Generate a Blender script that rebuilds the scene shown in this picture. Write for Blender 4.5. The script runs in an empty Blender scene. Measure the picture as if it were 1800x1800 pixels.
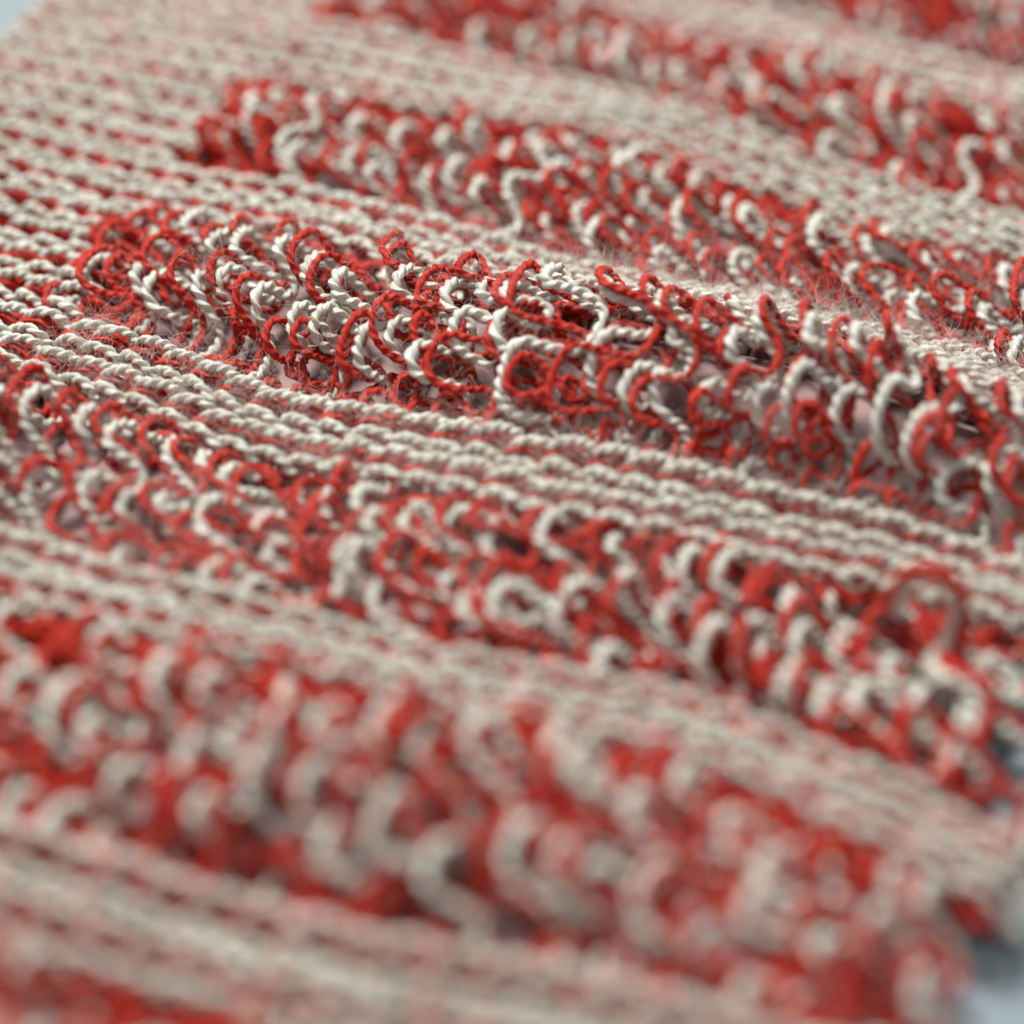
import bpy, math
import numpy as np
from mathutils import Matrix, Vector

# ------------------------------------------------------------------ scene, camera, light
# one unit is one centimetre
sc = bpy.context.scene
sc.unit_settings.system = 'METRIC'
sc.unit_settings.scale_length = 0.01
col = sc.collection
rng = np.random.default_rng(11)

cam_d = bpy.data.cameras.new('camera')
cam = bpy.data.objects.new('camera', cam_d)
col.objects.link(cam)
sc.camera = cam
cam.location = (3.20265, -1.60704, 3.8217)
right = Vector((0.94458, 0.32669, 0.03225))
down = Vector((0.23355, -0.59973, -0.76537))
fwd = Vector((-0.2307, 0.73048, -0.64279))
cam.rotation_euler = Matrix((right, -down, -fwd)).transposed().to_euler()
cam_d.sensor_width = 36
cam_d.lens = 70
cam_d.clip_start = 0.05
cam_d.clip_end = 400
cam_d.dof.use_dof = True
cam_d.dof.focus_distance = 6.50
cam_d.dof.aperture_fstop = 0.21

world = bpy.data.worlds.new('World')
sc.world = world
world.use_nodes = True
bg = world.node_tree.nodes['Background']
bg.inputs['Color'].default_value = (0.86, 0.95, 1.0, 1)
bg.inputs['Strength'].default_value = 0.34


def area_light(name, loc, target, size, power, color):
    d = bpy.data.lights.new(name, 'AREA')
    d.shape = 'SQUARE'
    d.size = size
    d.energy = power
    d.color = color
    o = bpy.data.objects.new(name, d)
    col.objects.link(o)
    o.location = loc
    o.rotation_euler = (Vector(target) - Vector(loc)).to_track_quat('-Z', 'Y').to_euler()
    return o


area_light('window_light', (-6.5, 11.0, 21.5), (1.5, 3.2, 0), 7.0, 11800, (0.96, 1.0, 0.97))

sc.view_settings.view_transform = 'Standard'
sc.view_settings.look = 'None'
sc.view_settings.exposure = 0
sc.view_settings.gamma = 1
sc.view_settings.use_curve_mapping = False
sc.cycles.max_bounces = 8

# ------------------------------------------------------------------ materials


def new_mat(name):
    m = bpy.data.materials.new(name)
    m.use_nodes = True
    nt = m.node_tree
    b = nt.nodes['Principled BSDF']
    return m, nt, b


def yarn_mat(name, c_dark, c_mid, c_light, rough, spec, sub_rad, bump, fibre=(60, 3.5), sheen=.2):
    m, nt, b = new_mat(name)
    N, L = nt.nodes.new, nt.links.new
    uv = N('ShaderNodeUVMap')
    mp = N('ShaderNodeMapping')
    mp.inputs['Scale'].default_value = (fibre[1], fibre[0], 1)
    L(uv.outputs['UV'], mp.inputs['Vector'])
    n1 = N('ShaderNodeTexNoise')          # fibres running along the ply
    n1.inputs['Scale'].default_value = 1.0
    n1.inputs['Detail'].default_value = 3
    L(mp.outputs['Vector'], n1.inputs['Vector'])
    tc = N('ShaderNodeTexCoord')
    n2 = N('ShaderNodeTexNoise')          # dye unevenness
    n2.inputs['Scale'].default_value = 7
    n2.inputs['Detail'].default_value = 4
    geo = N('ShaderNodeNewGeometry')
    L(geo.outputs['Position'], n2.inputs['Vector'])
    mx = N('ShaderNodeMath')
    mx.operation = 'MULTIPLY_ADD'
    L(n1.outputs['Fac'], mx.inputs[0])
    mx.inputs[1].default_value = 0.6
    ad = N('ShaderNodeMath')
    ad.operation = 'MULTIPLY'
    L(n2.outputs['Fac'], ad.inputs[0])
    ad.inputs[1].default_value = 0.5
    L(ad.outputs[0], mx.inputs[2])
    cr = N('ShaderNodeValToRGB')
    e = cr.color_ramp.elements
    e[0].position, e[0].color = 0.30, (*c_dark, 1)
    e[1].position, e[1].color = 0.78, (*c_light, 1)
    k = cr.color_ramp.elements.new(0.52)
    k.color = (*c_mid, 1)
    L(mx.outputs[0], cr.inputs['Fac'])
    L(cr.outputs['Color'], b.inputs['Base Color'])
    bp = N('ShaderNodeBump')
    bp.inputs['Strength'].default_value = bump
    bp.inputs['Distance'].default_value = 0.004
    L(n1.outputs['Fac'], bp.inputs['Height'])
    L(bp.outputs['Normal'], b.inputs['Normal'])
    b.inputs['Roughness'].default_value = rough
    b.inputs['Specular IOR Level'].default_value = spec
    b.inputs['Sheen Weight'].default_value = sheen
    b.inputs['Sheen Roughness'].default_value = 0.4
    # thin fibres let some light through
    tr = N('ShaderNodeBsdfTranslucent')
    L(cr.outputs['Color'], tr.inputs['Color'])
    ms = N('ShaderNodeMixShader')
    ms.inputs['Fac'].default_value = sub_rad
    L(b.outputs['BSDF'], ms.inputs[1])
    L(tr.outputs['BSDF'], ms.inputs[2])
    out = nt.nodes['Material Output']
    L(ms.outputs[0], out.inputs['Surface'])
    return m


M_CREAM = yarn_mat('cream_viscose_yarn', (0.54, 0.495, 0.40), (0.75, 0.715, 0.615), (0.88, 0.86, 0.78), 0.27, 0.7, 0.16, 0.8, sheen=.3)
M_RED = yarn_mat('red_yarn', (0.40, 0.012, 0.006), (0.60, 0.028, 0.015), (0.73, 0.075, 0.042), 0.55, 0.22, 0.30, 0.7, sheen=.05)

M_TABLE_SHADE, nt, b = new_mat('pink_table_shade')  # dusty pink stands in for table shaded and tinted by red bounce
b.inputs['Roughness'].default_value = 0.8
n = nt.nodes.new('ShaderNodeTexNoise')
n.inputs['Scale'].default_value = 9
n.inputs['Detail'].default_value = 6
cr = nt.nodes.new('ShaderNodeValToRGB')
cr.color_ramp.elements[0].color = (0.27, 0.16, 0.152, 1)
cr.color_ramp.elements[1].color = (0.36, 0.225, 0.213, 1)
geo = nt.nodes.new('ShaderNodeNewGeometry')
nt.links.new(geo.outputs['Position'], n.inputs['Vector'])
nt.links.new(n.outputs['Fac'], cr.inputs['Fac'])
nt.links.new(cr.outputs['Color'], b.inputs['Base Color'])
wv = nt.nodes.new('ShaderNodeTexNoise')
wv.inputs['Scale'].default_value = 60
wv.inputs['Detail'].default_value = 4
nt.links.new(geo.outputs['Position'], wv.inputs['Vector'])
bp = nt.nodes.new('ShaderNodeBump')
bp.inputs['Strength'].default_value = 0.15
bp.inputs['Distance'].default_value = 0.003
nt.links.new(wv.outputs['Fac'], bp.inputs['Height'])
nt.links.new(bp.outputs['Normal'], b.inputs['Normal'])

M_FUZZ, nt, b = new_mat('pale_loose_fibre')
b.inputs['Base Color'].default_value = (0.80, 0.66, 0.60, 1)
b.inputs['Roughness'].default_value = 0.5
tr = nt.nodes.new('ShaderNodeBsdfTransparent')
ms = nt.nodes.new('ShaderNodeMixShader')
ms.inputs['Fac'].default_value = 0.45
nt.links.new(b.outputs['BSDF'], ms.inputs[1])
nt.links.new(tr.outputs['BSDF'], ms.inputs[2])
nt.links.new(ms.outputs[0], nt.nodes['Material Output'].inputs['Surface'])

M_TABLE, nt, b = new_mat('pale_blue_grey_table')
b.inputs['Roughness'].default_value = 0.42
n = nt.nodes.new('ShaderNodeTexNoise')
n.inputs['Scale'].default_value = 1.3
n.inputs['Detail'].default_value = 6
cr = nt.nodes.new('ShaderNodeValToRGB')
cr.color_ramp.elements[0].color = (0.19, 0.222, 0.24, 1)
cr.color_ramp.elements[1].color = (0.215, 0.25, 0.268, 1)
geo = nt.nodes.new('ShaderNodeNewGeometry')
nt.links.new(geo.outputs['Position'], n.inputs['Vector'])
nt.links.new(n.outputs['Fac'], cr.inputs['Fac'])
nt.links.new(cr.outputs['Color'], b.inputs['Base Color'])

# ------------------------------------------------------------------ the lie of the cloth
UG = np.array([-1.4, 0, .5, 1, 1.5, 2, 2.5, 3, 3.5])
HI = {0: [0.14] * 9,
      1: [1.15, 1.15, 1.16, 1.16, 1.15, 1.15, 1.18, 1.22, 1.25],
      2: [2.10, 2.10, 2.13, 2.12, 2.08, 2.12, 2.19, 2.09, 1.92],
      3: [3.19, 3.17, 3.12, 3.04, 3.06, 3.08, 3.12, 3.12, 3.00],
      4: [4.19, 4.19, 4.21, 4.16, 4.07, 4.06, 4.09, 3.99, 3.95],
      5: [5.40, 5.40, 5.43, 5.40, 5.37, 5.26, 5.10, 4.98, 4.90],
      6: [6.58, 6.57, 6.52, 6.45, 6.36, 6.28, 6.16, 6.12, 6.08],
      7: [7.50, 7.50, 7.48, 7.42, 7.34, 7.26, 7.18, 7.14, 7.10]}
WD = {0: [.34] * 9,
      1: [.335] * 9,
      2: [.33, .33, .32, .29, .27, .27, .29, .28, .24],
      3: [.34, .34, .33, .34, .35, .34, .33, .30, .28],
      4: [.35, .35, .36, .38, .37, .36, .36, .36, .36],
      5: [.52, .52, .54, .46, .40, .42, .36, .31, .30],
      6: [.38] * 9,
      7: [.38] * 9}
WALES = {0: 2, 1: 2, 2: 2, 3: 2, 4: 2, 5: 3, 6: 2, 7: 2}
U_LEFT, U_OPEN, U_RIGHT = -1.16, 0.10, 3.40
PITCH = 0.122

_dense = np.linspace(-1.4, 3.5, 300)


def smooth_tab(tab):
    y = np.interp(_dense, UG, tab)
    k = np.hanning(41)
    k /= k.sum()
    return np.convolve(np.r_[np.full(20, y[0]), y, np.full(20, y[-1])], k, 'valid')


_hi = {k: smooth_tab(v) for k, v in HI.items()}
_wd = {k: smooth_tab(v) for k, v in WD.items()}
hi = lambda k, u: np.interp(u, _dense, _hi[k])
lo = lambda k, u: np.interp(u, _dense, _hi[k] - _wd[k])
HUMPS = [(2.35, 3.50, .95, .20, .27, .29), (2.1, 1.60, .90, .24, .24, .12)]


def H(u, v):
    z = 0.012 * np.sin(2.1 * u + 1.3 * v) + 0.010 * np.sin(3.7 * u - 2.2 * v + 1)
    for a, b_, s, r0, r1, h in HUMPS:      # steeper on the near side
        z = z + h * np.exp(-.5 * ((u - a) / s) ** 2 - .5 * ((v - b_) / np.where(v < b_, r0, r1)) ** 2)
    return z


def normal(u, v, e=1e-3):
    n_ = np.array([-(H(u + e, v) - H(u - e, v)) / (2 * e), -(H(u, v + e) - H(u, v - e)) / (2 * e), 1.0])
    return n_ / np.linalg.norm(n_)


def normals(u, v, e=1e-3):
    n_ = np.stack([-(H(u + e, v) - H(u - e, v)) / (2 * e), -(H(u, v + e) - H(u, v - e)) / (2 * e), np.ones_like(u)], 1)
    return n_ / np.linalg.norm(n_, axis=1)[:, None]


# ------------------------------------------------------------------ yarn building


def catmull(P, n):
    P = np.asarray(P, float)
    P = np.vstack([2 * P[0] - P[1], P, 2 * P[-1] - P[-2]])
    m = len(P) - 3
    t = np.linspace(0, m - 1e-9, n)
    i = t.astype(int)
    f = (t - i)[:, None]
    a, b_, c, d = P[i], P[i + 1], P[i + 2], P[i + 3]
    return .5 * (2 * b_ + (c - a) * f + (2 * a - 5 * b_ + 4 * c - d) * f ** 2 + (3 * b_ - a - 3 * c + d) * f ** 3)


def resample(P, n):
    s = np.r_[0, np.cumsum(np.linalg.norm(np.diff(P, axis=0), axis=1))]
    q = np.linspace(0, s[-1], n)
    return np.stack([np.interp(q, s, P[:, j]) for j in range(3)], 1), s[-1]


def frames(P):
    T = np.gradient(P, axis=0)
    T /= np.linalg.norm(T, axis=1)[:, None] + 1e-12
    n0 = np.cross(T[0], [0.13, 0.31, 0.94])
    n0 /= np.linalg.norm(n0)
    A = np.empty_like(P)
    A[0] = n0
    for i in range(1, len(P)):
        a = A[i - 1] - T[i] * (A[i - 1] @ T[i])
        A[i] = a / np.linalg.norm(a)
    return T, A, np.cross(T, A)


class Geo:
    """collects tubes: verts, quads, uvs, material index"""

    def __init__(self):
        self.v, self.f, self.uv, self.m, self.n = [], [], [], [], 0

    def add(self, V, F, UV, mat):
        self.v.append(V)
        self.f.append(F + self.n)
        self.uv.append(UV)
        self.m.append(np.full(len(F), mat))
        self.n += len(V)

    def mesh(self, name, mats):
        V, F, UV, MI = (np.concatenate(x) for x in (self.v, self.f, self.uv, self.m))
        me = bpy.data.meshes.new(name)
        me.vertices.add(len(V))
        me.vertices.foreach_set('co', V.astype(np.float32).ravel())
        k = F.shape[1]
        me.loops.add(F.size)
        me.loops.foreach_set('vertex_index', F.astype(np.int32).ravel())
        me.polygons.add(len(F))
        me.polygons.foreach_set('loop_start', np.arange(0, F.size, k, dtype=np.int32))
        me.polygons.foreach_set('loop_total', np.full(len(F), k, dtype=np.int32))
        me.polygons.foreach_set('material_index', MI.astype(np.int32))
        me.polygons.foreach_set('use_smooth', np.ones(len(F), dtype=bool))
        ul = me.uv_layers.new(name='UVMap')
        ul.data.foreach_set('uv', UV[F.ravel()].astype(np.float32).ravel())
        for m in mats:
            me.materials.append(m)
        me.update()
        return me


def tube(P, A, B, r, sides, L, seed):
    """ring mesh around P; r scalar or (n,)"""
    n_ = len(P)
    an = np.arange(sides + 1) / sides * 2 * np.pi
    r = np.broadcast_to(r, (n_,))
    V = P[:, None] + r[:, None, None] * (np.cos(an)[None, :, None] * A[:, None] + np.sin(an)[None, :, None] * B[:, None])
    s = np.linspace(0, L, n_)
    UV = np.stack(np.broadcast_arrays(s[:, None] * 8 + seed * 7.3, np.arange(sides + 1)[None] / sides * .35 + seed), 2).reshape(-1, 2)
    i, j = np.meshgrid(np.arange(n_ - 1), np.arange(sides), indexing='ij')
    a = (i * (sides + 1) + j).ravel()
    F = np.stack([a, a + sides + 1, a + sides + 2, a + 1], 1)
    return V.reshape(-1, 3), F, UV


def yarn(P, ply_r, ply_off, pitch, sides, per_turn, mat, geo, seed, plies=2, taper=False):
    """plied yarn along the centre line P"""
    _, L = resample(P, 2)
    s = np.linalg.norm(np.diff(P, axis=0), axis=1).sum()
    n_ = max(8, int(s / pitch * per_turn))
    C, L = resample(P, n_)
    T, A, B = frames(C)
    ph = np.linspace(0, L, n_) / pitch * 2 * np.pi
    ph = ph + .9 * np.sin(ph * .23 + seed * 5) + .3 * np.sin(ph * .61 + seed * 9) + seed * 11
    rr = 1 + .10 * np.sin(ph * .21 + seed * 7) + .08 * np.sin(ph * .37 + seed * 3) + .06 * np.sin(ph * .91 + seed) + .04 * np.sin(ph * 2.3 + seed * 2)
    for k in range(plies):
        p_ = -(ph + 2 * np.pi * k / plies) if plies > 1 else np.zeros(n_)
        o = np.cos(p_)[:, None] * A + np.sin(p_)[:, None] * B
        o2 = -np.sin(p_)[:, None] * A + np.cos(p_)[:, None] * B
        off = ply_off if plies > 1 else 0.0
        geo.add(*tube(C + o * off, o, o2, ply_r * rr, sides, L, seed + .37 * k), mat)


CREAM = dict(ply_r=.0116, ply_off=.0076, pitch=.078, sides=6, per_turn=7)
CREAM_LOOSE = dict(ply_r=.0126, ply_off=.0080, pitch=.090, sides=6, per_turn=7)
RED = dict(ply_r=.0112, ply_off=.0042, pitch=.080, sides=5, per_turn=6)


def mk(name, me, parent, kind=None, label=None):
    o = bpy.data.objects.new(name, me)
    col.objects.link(o)
    o.parent = parent
    if kind:
        o['kind'] = kind
    if label:
        o['label'] = label
    return o


# ------------------------------------------------------------------ table and cloth root
Z_TABLE = -0.155
bm_v = [(-60, -40, Z_TABLE), (70, -40, Z_TABLE), (70, 90, Z_TABLE), (-60, 90, Z_TABLE),
        (-60, -40, Z_TABLE - 3), (70, -40, Z_TABLE - 3), (70, 90, Z_TABLE - 3), (-60, 90, Z_TABLE - 3)]
me = bpy.data.meshes.new('table_top')
me.from_pydata(bm_v, [], [(0, 1, 2, 3), (7, 6, 5, 4), (0, 4, 5, 1), (1, 5, 6, 2), (2, 6, 7, 3), (3, 7, 4, 0)])
me.materials.append(M_TABLE)
table = bpy.data.objects.new('table_top', me)
col.objects.link(table)
table['kind'] = 'structure'
table['label'] = 'plain pale blue-grey table top under the knitted cloth'
table['category'] = 'table top'

cloth = bpy.data.objects.new('knitted_cloth', None)
col.objects.link(cloth)
cloth.location = (0, 0, 0)
cloth['label'] = 'cream knitted cloth with open bands of curly red and cream yarn loops'
cloth['category'] = 'knitted cloth'

# ------------------------------------------------------------------ one knit stitch (V of two legs and its head)


def stitch_path(j, wid=1.0, drop=0.0):
    p = PITCH
    half = np.array([(-.45 * p, .072, -.082), (-.15 * p, .050, -.058), (.08 * p, .040, -.016), (.35 * p, .042, .016), (.75 * p, .051, .025),
                     (1.05 * p, .057, .014), (1.30 * p, .057, -.012), (1.52 * p, .047, -.046), (1.64 * p, .020, -.064), (1.66 * p, 0.0, -.066)])
    half = half + j.normal(0, .002, half.shape)
    half[-1, 1] = 0
    other = half[::-1] * (1, -1, 1) + j.normal(0, .002, half.shape)
    P = np.vstack([half, other[1:]])
    P[:, 1] *= wid
    P[:, 2] -= drop
    return catmull(P, 60)


def stitch_mesh_data(k):
    j = np.random.default_rng(100 + k)
    g = Geo()
    yarn(stitch_path(j), **CREAM, mat=0, geo=g, seed=k * .71 + .13)
    return g


NV = 10
variants = [stitch_mesh_data(k) for k in range(NV)]
variant_mesh = [g.mesh('stitch', [M_CREAM]) for g in variants]


def red_under_data(k):
    j = np.random.default_rng(300 + k)
    g = Geo()
    P = stitch_path(j, .62, .034)
    P[:, 0] -= .25 * PITCH
    yarn(P, ply_r=.0165, ply_off=0, pitch=.08, sides=5, per_turn=5, mat=1, geo=g, seed=k * .3, plies=1)
    # red float lying in the furrow beside the wale
    x = np.linspace(-.15, 1.15, 8) * PITCH
    P = np.stack([x, .080 + .010 * np.sin(x / PITCH * 6.28 + k), -.028 + .012 * np.cos(x / PITCH * 6.28 + k * 2)], 1)
    yarn(P, ply_r=.0150, ply_off=0, pitch=.08, sides=5, per_turn=5, mat=1, geo=g, seed=k * .3 + .1, plies=1)
    P = P * (1, -1, 1) - (0, 0, .006)
    yarn(P, ply_r=.0150, ply_off=0, pitch=.08, sides=5, per_turn=5, mat=1, geo=g, seed=k * .3 + .2, plies=1)
    return g


under = [red_under_data(k) for k in range(5)]


def place(u, vfun, wid, jit):
    """frame of a stitch on the wale v = vfun(u)"""
    e = .02
    v = vfun(u)
    p0 = np.array([u - e, vfun(u - e), H(u - e, vfun(u - e))])
    p1 = np.array([u + e, vfun(u + e), H(u + e, vfun(u + e))])
    X = p1 - p0
    X /= np.linalg.norm(X)
    Z = normal(u, v)
    Y = np.cross(Z, X)
    Y /= np.linalg.norm(Y)
    Z = np.cross(X, Y)
    a = jit.normal(0, .035)
    X, Y = X * math.cos(a) + Y * math.sin(a), Y * math.cos(a) - X * math.sin(a)
    m = np.eye(4)
    sx = 1 + jit.normal(0, .035)
    m[:3, 0] = X * sx
    m[:3, 1] = Y * wid
    m[:3, 2] = Z
    m[:3, 3] = (u, v + jit.normal(0, .004), H(u, v) + jit.normal(0, .005))
    return m


def join(geo, data, m, mat=None):
    for V, F, UV, MI in zip(data.v, data.f, data.uv, data.m):
        geo.add(V @ m[:3, :3].T + m[:3, 3], F - F.min(), UV, MI[0] if mat is None else mat)


def add_wale(geo, holder, u0, u1, vfun, wfun, single, jit):
    """lays stitches along a wale: red plating always joined, cream stitch single or joined"""
    out = []
    n_ = int((u1 - u0) / PITCH)
    ph = jit.uniform(0, PITCH)
    for i in range(n_):
        u = u0 + ph * .5 + i * PITCH + jit.normal(0, .004)
        m = place(u, vfun, wfun(u) / .16, jit)
        join(geo, under[jit.integers(len(under))], m)
        k = int(jit.integers(NV))
        if single:
            out.append((k, m))
        else:
            join(geo, variants[k], m)
    return out


fuzz_roots = []      # (position, weight) where loose fibres grow


def stripe(k, single, label=None):
    jit = np.random.default_rng(40 + k)
    geo = Geo()
    todo = []
    nw = WALES[k]
    u0 = U_OPEN - .02 if k >= 3 else (-.6 if k == 3 else U_OPEN - .02)
    for w in range(nw):
        fr = (w + .5) / nw
        vf = lambda u, fr=fr: lo(k, u) + (hi(k, u) - lo(k, u)) * fr + .006 * math.sin(7 * u + 3 * fr + k)
        wf = lambda u: (hi(k, u) - lo(k, u)) / nw
        todo += add_wale(geo, None, u0, U_RIGHT, vf, wf, single, jit)
    o = mk('knit_stripe', geo.mesh('knit_stripe', [M_CREAM, M_RED]), cloth, None if single else 'stuff',
           label or 'smooth cream stripe of knit stitches over red yarn')
    for kk, m in todo:
        s = mk('stitch', variant_mesh[kk], o)
        s.matrix_local = Matrix(m.tolist())
        for q in range(70):
            fuzz_roots.append((m[:3, 3] + m[:3, :3] @ np.array([rng.uniform(0, .13), rng.uniform(-.08, .08), rng.uniform(-.02, .03)]), 1.0, None))
    return o


for k in range(0, 8):
    stripe(k, k in (1, 2, 3, 4))

# plain knit margin at the left: wales of the stripes and of the unravelled bands run on side by side
jit = np.random.default_rng(77)
geo = Geo()
margin_singles = []
for k in range(2, 8):
    for w in range(WALES[k]):
        fr = (w + .5) / WALES[k]
        vf = lambda u, fr=fr, k=k: lo(k, u) + (hi(k, u) - lo(k, u)) * fr + .006 * math.sin(7 * u + 3 * fr + k)
        wf = lambda u, k=k: (hi(k, u) - lo(k, u)) / WALES[k]
        margin_singles += add_wale(geo, None, U_LEFT, U_OPEN - .03, vf, wf, k in (3, 4), jit)
    if k < 7:
        nb = max(3, round((lo(k + 1, 0) - hi(k, 0)) / .19))
        for w in range(nb):
            fr = (w + .5) / nb
            vf = lambda u, fr=fr, k=k: hi(k, u) + (lo(k + 1, u) - hi(k, u)) * fr + .006 * math.sin(6 * u + 5 * fr + k)
            wf = lambda u, k=k, nb=nb: (lo(k + 1, u) - hi(k, u)) / nb
            margin_singles += add_wale(geo, None, U_LEFT, U_OPEN - .06 + jit.uniform(-.03, .05), vf, wf, False, jit)
margin = mk('knit_margin', geo.mesh('knit_margin', [M_CREAM, M_RED]), cloth, 'stuff', 'plain cream knit margin with red showing between its rows')
for kk, m in margin_singles:
    s = mk('stitch', variant_mesh[kk], margin)
    s.matrix_local = Matrix(m.tolist())

# ------------------------------------------------------------------ open bands: dropped stitches, curly strands from stripe to stripe


def smooth_noise(seed, n_terms=4, lo_f=.5, hi_f=2.5):
    r = np.random.default_rng(seed)
    f = r.uniform(lo_f, hi_f, n_terms)
    p = r.uniform(0, 6.28, n_terms)
    a = r.normal(0, 1, n_terms) / math.sqrt(n_terms)
    return lambda x: sum(a_ * np.sin(6.283 * f_ * x + p_) for a_, f_, p_ in zip(a, f, p))


def strand_pair(k, u, env, r):
    """centre lines of the red and the cream strand of one course"""
    v0 = hi(k, u) - .035
    v1 = lo(k + 1, u) + .035
    S = v1 - v0
    vs = np.linspace(v0, v1, 30)
    arc = np.hypot(np.diff(vs), np.diff(H(u, vs))).sum()
    n_ = max(2.0, arc / .285 + .25 * env['n'](u) + r.normal(0, .15))
    ph0 = 1.3 * env['p'](u) + r.normal(0, .5) + 1.57
    th = np.clip(1.76 + .12 * env['t'](u) + r.normal(0, .12), 1.4, 2.05)
    al = np.clip(.72 + .16 * env['a'](u) + r.normal(0, .13), .35, 1.0)
    lift = .075 + .035 * env['z'](u) + .02 * math.exp(-.5 * ((u - 2.3) / .8) ** 2) * (k == 3)
    out = []
    stray = r.uniform() < .06
    for c in (0, 1):
        thc = th * (1.0 if c == 0 else .94) + (r.normal(0, .08) if c else 0)
        if c and stray:
            thc = .95
        t = np.linspace(0, 1, 150)
        e = np.clip(np.minimum(t, 1 - t) / .09, 0, 1)
        ph = 2 * np.pi * n_ * t + ph0 + (0.0 if c == 0 else r.normal(.22, .25)) + .35 * np.sin(2 * np.pi * (t + r.uniform()))
        tt = thc * (.55 + .45 * e) * (1 + .18 * np.sin(2 * np.pi * (1.3 * t + r.uniform())))
        th_ = tt * np.cos(ph)
        y = np.cumsum(np.cos(th_))
        q = np.cumsum(np.sin(th_))
        y = y - y[0]
        sc_ = S / max(y[-1], 20)
        y = y * S / y[-1] if y[-1] > 20 else np.linspace(0, S, 150)
        q = q * sc_
        q = q - np.linspace(q[0], q[-1], 150)
        q = q - q.mean() * e
        q = .15 * np.tanh(q / .15)
        q = np.where(q < 0, q * 1.1 - .0, q)
        w1 = smooth_noise(r.integers(1e9), 3, .4, 1.6)(t)
        w2 = smooth_noise(r.integers(1e9), 3, .4, 1.6)(t)
        uu = u - math.cos(al) * q + (.020 if c == 0 else -.0) * -1 + (.022 if c else 0) + .030 * w1 * np.sin(np.pi * t)
        vv = v0 + y
        off = -.045 + lift * np.sin(np.pi * t) ** .7 + math.sin(al) * np.where(q < 0, q * .8, q * 1.0) + .022 * w2 * np.sin(np.pi * t)
        off = off - (.030 if c and not stray else 0) + (.05 * np.sin(np.pi * t) if c and stray else 0)
        P = np.stack([uu, vv, H(uu, vv)], 1) + off[:, None] * normals(uu, vv)      # swings away from the surface of the cloth
        P[:, 2] = np.maximum(P[:, 2], Z_TABLE + .035)
        out.append(P)
    return out


STEP = 0.128


def open_band(k, single, label):
    r = np.random.default_rng(500 + k)
    env = {x: smooth_noise(900 + 10 * k + i, 5, .15, .9) for i, x in enumerate('nptaz')}
    geo = Geo()
    singles = []
    nC = int((U_RIGHT - U_OPEN) / STEP)
    for i in range(nC + 1):
        u = U_OPEN + .02 + i * STEP + r.normal(0, .014)
        pr = strand_pair(k, u, env, r)
        for c, P in enumerate(pr):
            g = Geo() if single else geo
            if c and r.uniform() < (.08 if k <= 1 else .03):
                continue
            if c == 0:
                yarn(P, **RED, mat=1, geo=g, seed=r.uniform(0, 9))
            else:
                yarn(P, **CREAM_LOOSE, mat=0, geo=g, seed=r.uniform(0, 9))
            if single:
                singles.append(('red_yarn' if c == 0 else 'cream_yarn', g))
            for q in range(5, 145, 2):
                fuzz_roots.append((P[q], 1.0, None))
    # yarn lying low between the curls
    gap = .11 if k == 1 else .16
    for i in range(int((U_RIGHT - U_OPEN) / gap)):
        u = U_OPEN + .01 + i * gap + r.normal(0, .02)
        P = strand_pair(k, u, env, r)[0]
        P[:, 2] = H(P[:, 0], P[:, 1]) - .060 + .45 * (P[:, 2] - H(P[:, 0], P[:, 1])) + r.normal(0, .01)
        P[:, 2] = np.maximum(P[:, 2], Z_TABLE + .02)
        yarn(P, ply_r=.0125, ply_off=.0050, pitch=.090, sides=5, per_turn=5, mat=1, geo=geo, seed=r.uniform(0, 9))
    # red strands curling up along the end of the plain knit
    for i in range(3):
        P = strand_pair(k, U_OPEN + .02 + .04 * i, env, r)[0]
        hz = H(P[:, 0], P[:, 1])
        P[:, 2] = hz + .7 * (P[:, 2] - hz)
        yarn(P, **RED, mat=1, geo=geo, seed=r.uniform(0, 9))
    # the edge thread the strands hang from, red, along both stripe edges
    g = geo
    for edge in (0, 1):
        uu = np.linspace(U_OPEN, U_RIGHT, 240)
        vv = (hi(k, uu) + .012) if edge == 0 else (lo(k + 1, uu) - .012)
        vv = vv + .016 * np.sin(uu / PITCH * 6.283 + k)
        zz = H(uu, vv) - .062 + .015 * np.cos(uu / PITCH * 6.283 + k)
        yarn(np.stack([uu, vv, zz], 1), **RED, mat=1, geo=g, seed=edge + k)
    o = mk('open_band', geo.mesh('open_band', [M_CREAM, M_RED]), cloth, None if single else 'stuff', label)
    for nm, g in singles:
        MI = g.m
        me_ = g.mesh(nm, [M_CREAM, M_RED])
        mk(nm, me_, o)
    return o


bands = {}
for k in range(0, 7):
    bands[k] = open_band(k, k in (1, 2, 3, 4, 5), 'open band of curly red and cream yarn loops')

# added sheet under the open bands; its pink paints the shaded table's red bounce
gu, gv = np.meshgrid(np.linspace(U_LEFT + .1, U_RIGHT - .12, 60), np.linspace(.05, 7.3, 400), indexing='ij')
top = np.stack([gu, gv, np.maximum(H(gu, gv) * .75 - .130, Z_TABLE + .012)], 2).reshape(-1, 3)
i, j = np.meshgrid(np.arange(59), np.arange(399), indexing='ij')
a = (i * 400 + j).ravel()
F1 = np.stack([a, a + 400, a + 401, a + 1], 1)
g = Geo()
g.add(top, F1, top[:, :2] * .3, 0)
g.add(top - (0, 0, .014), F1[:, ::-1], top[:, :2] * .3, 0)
mk('table_shade_sheet', g.mesh('table_shade_sheet', [M_TABLE_SHADE]), cloth, None, 'added dusty pink sheet standing in for the shaded, red-tinted table under the open bands')

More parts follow.
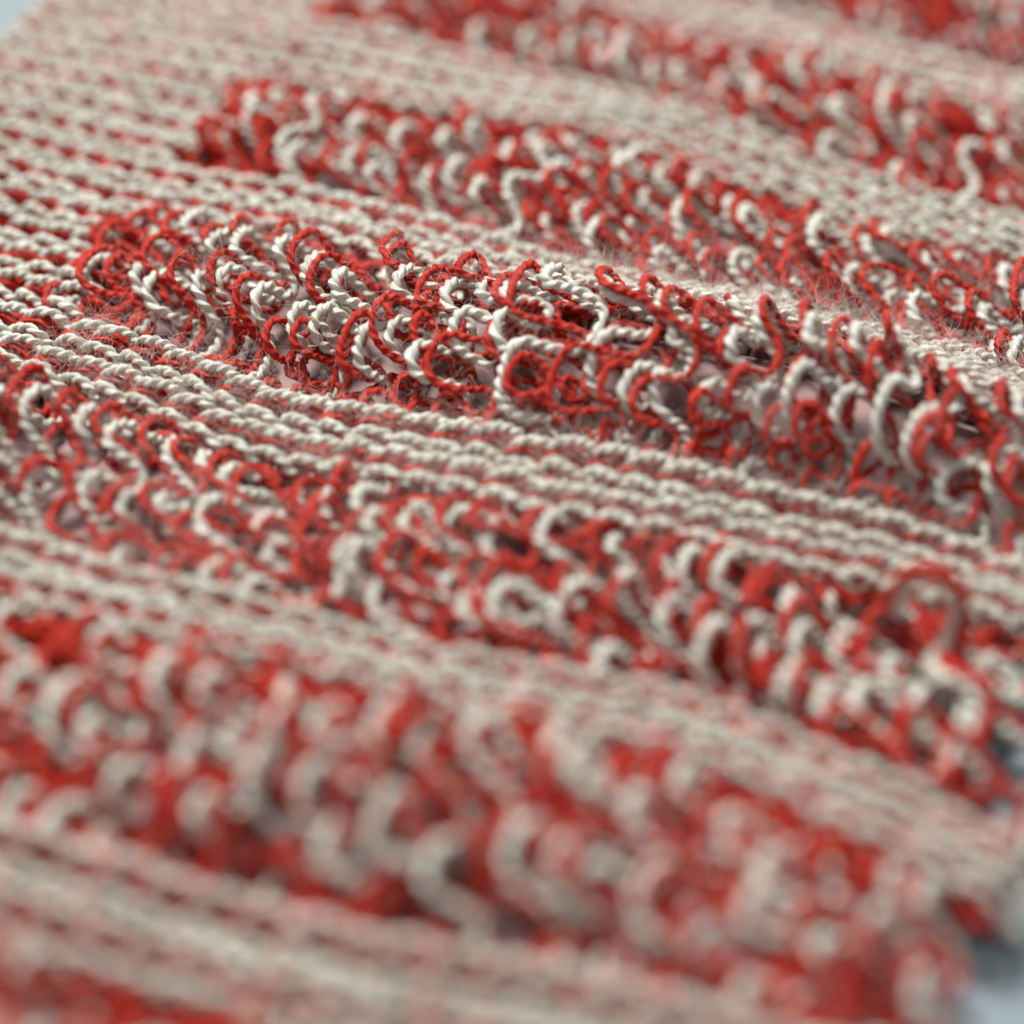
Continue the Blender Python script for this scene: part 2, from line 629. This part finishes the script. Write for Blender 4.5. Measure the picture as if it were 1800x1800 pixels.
# one big slack loop standing off the band near the cloth's edge
ring = np.array([(2.99, 2.74, .02), (2.97, 2.66, .10), (2.965, 2.62, .19), (3.00, 2.62, .27), (3.07, 2.62, .275), (3.125, 2.61, .21),
                 (3.12, 2.57, .12), (3.09, 2.50, .08), (3.12, 2.44, .10), (3.20, 2.41, .12), (3.24, 2.36, .08), (3.22, 2.27, .02), (3.17, 2.18, -.05)])
for c in (0, 1):
    g = Geo()
    P = ring.copy()
    if c == 0:
        ctr = np.array([3.045, 2.62, .19])
        P[:7] = ctr + (P[:7] - ctr) * 1.22
        P[7:] += (.03, .01, .02)
    P = P + (.035, -.01, -.035)
    yarn(catmull(P, 160), ply_r=.017, ply_off=.008, pitch=.09, sides=7, per_turn=8, mat=1 - c, geo=g, seed=2.2 + c)
    nm = 'red_yarn' if c == 0 else 'cream_yarn'
    mk(nm, g.mesh(nm, [M_CREAM, M_RED]), bands[2])

# ------------------------------------------------------------------ loose fibres


def fuzz(n_, roots, r):
    V, F = [], []
    base = 0
    for i in range(n_):
        p, w, nn = roots[r.integers(len(roots))]
        L = r.uniform(.03, .11)
        d = r.normal(0, 1, 3)
        d[2] = abs(d[2]) * .9 + .25
        d /= np.linalg.norm(d)
        c = r.normal(0, 1, 3)
        c -= d * (c @ d)
        t = np.linspace(0, 1, 5)[:, None]
        st = p + r.normal(0, .018, 3) + np.array([0, 0, .02])
        P = st + d * L * t + c * L * .6 * t ** 2 + r.normal(0, .009, (5, 3)) * t
        T, A, B = frames(P)
        rad = .0008 * (1 - .6 * t[:, 0])
        an = np.arange(3) / 3 * 6.283
        ring = P[:, None] + rad[:, None, None] * (np.cos(an)[None, :, None] * A[:, None] + np.sin(an)[None, :, None] * B[:, None])
        V.append(ring.reshape(-1, 3))
        ii, jj = np.meshgrid(np.arange(4), np.arange(3), indexing='ij')
        a = (ii * 3 + jj).ravel()
        b_ = (ii * 3 + (jj + 1) % 3).ravel()
        F.append(np.stack([a, a + 3, b_ + 3, b_], 1) + base)
        base += 15
    g = Geo()
    V = np.concatenate(V)
    g.add(V, np.concatenate(F), np.zeros((len(V), 2)), 0)
    return g.mesh('loose_fibre', [M_FUZZ])


_f = np.array(fwd)
_c = np.array(cam.location)
near = [q for q in fuzz_roots if abs((np.asarray(q[0]) - _c) @ _f - 6.35) < .75]
mk('loose_fibre', fuzz(13000, near, np.random.default_rng(5)), cloth, 'stuff', 'fine pale loose fibres standing off the yarn')
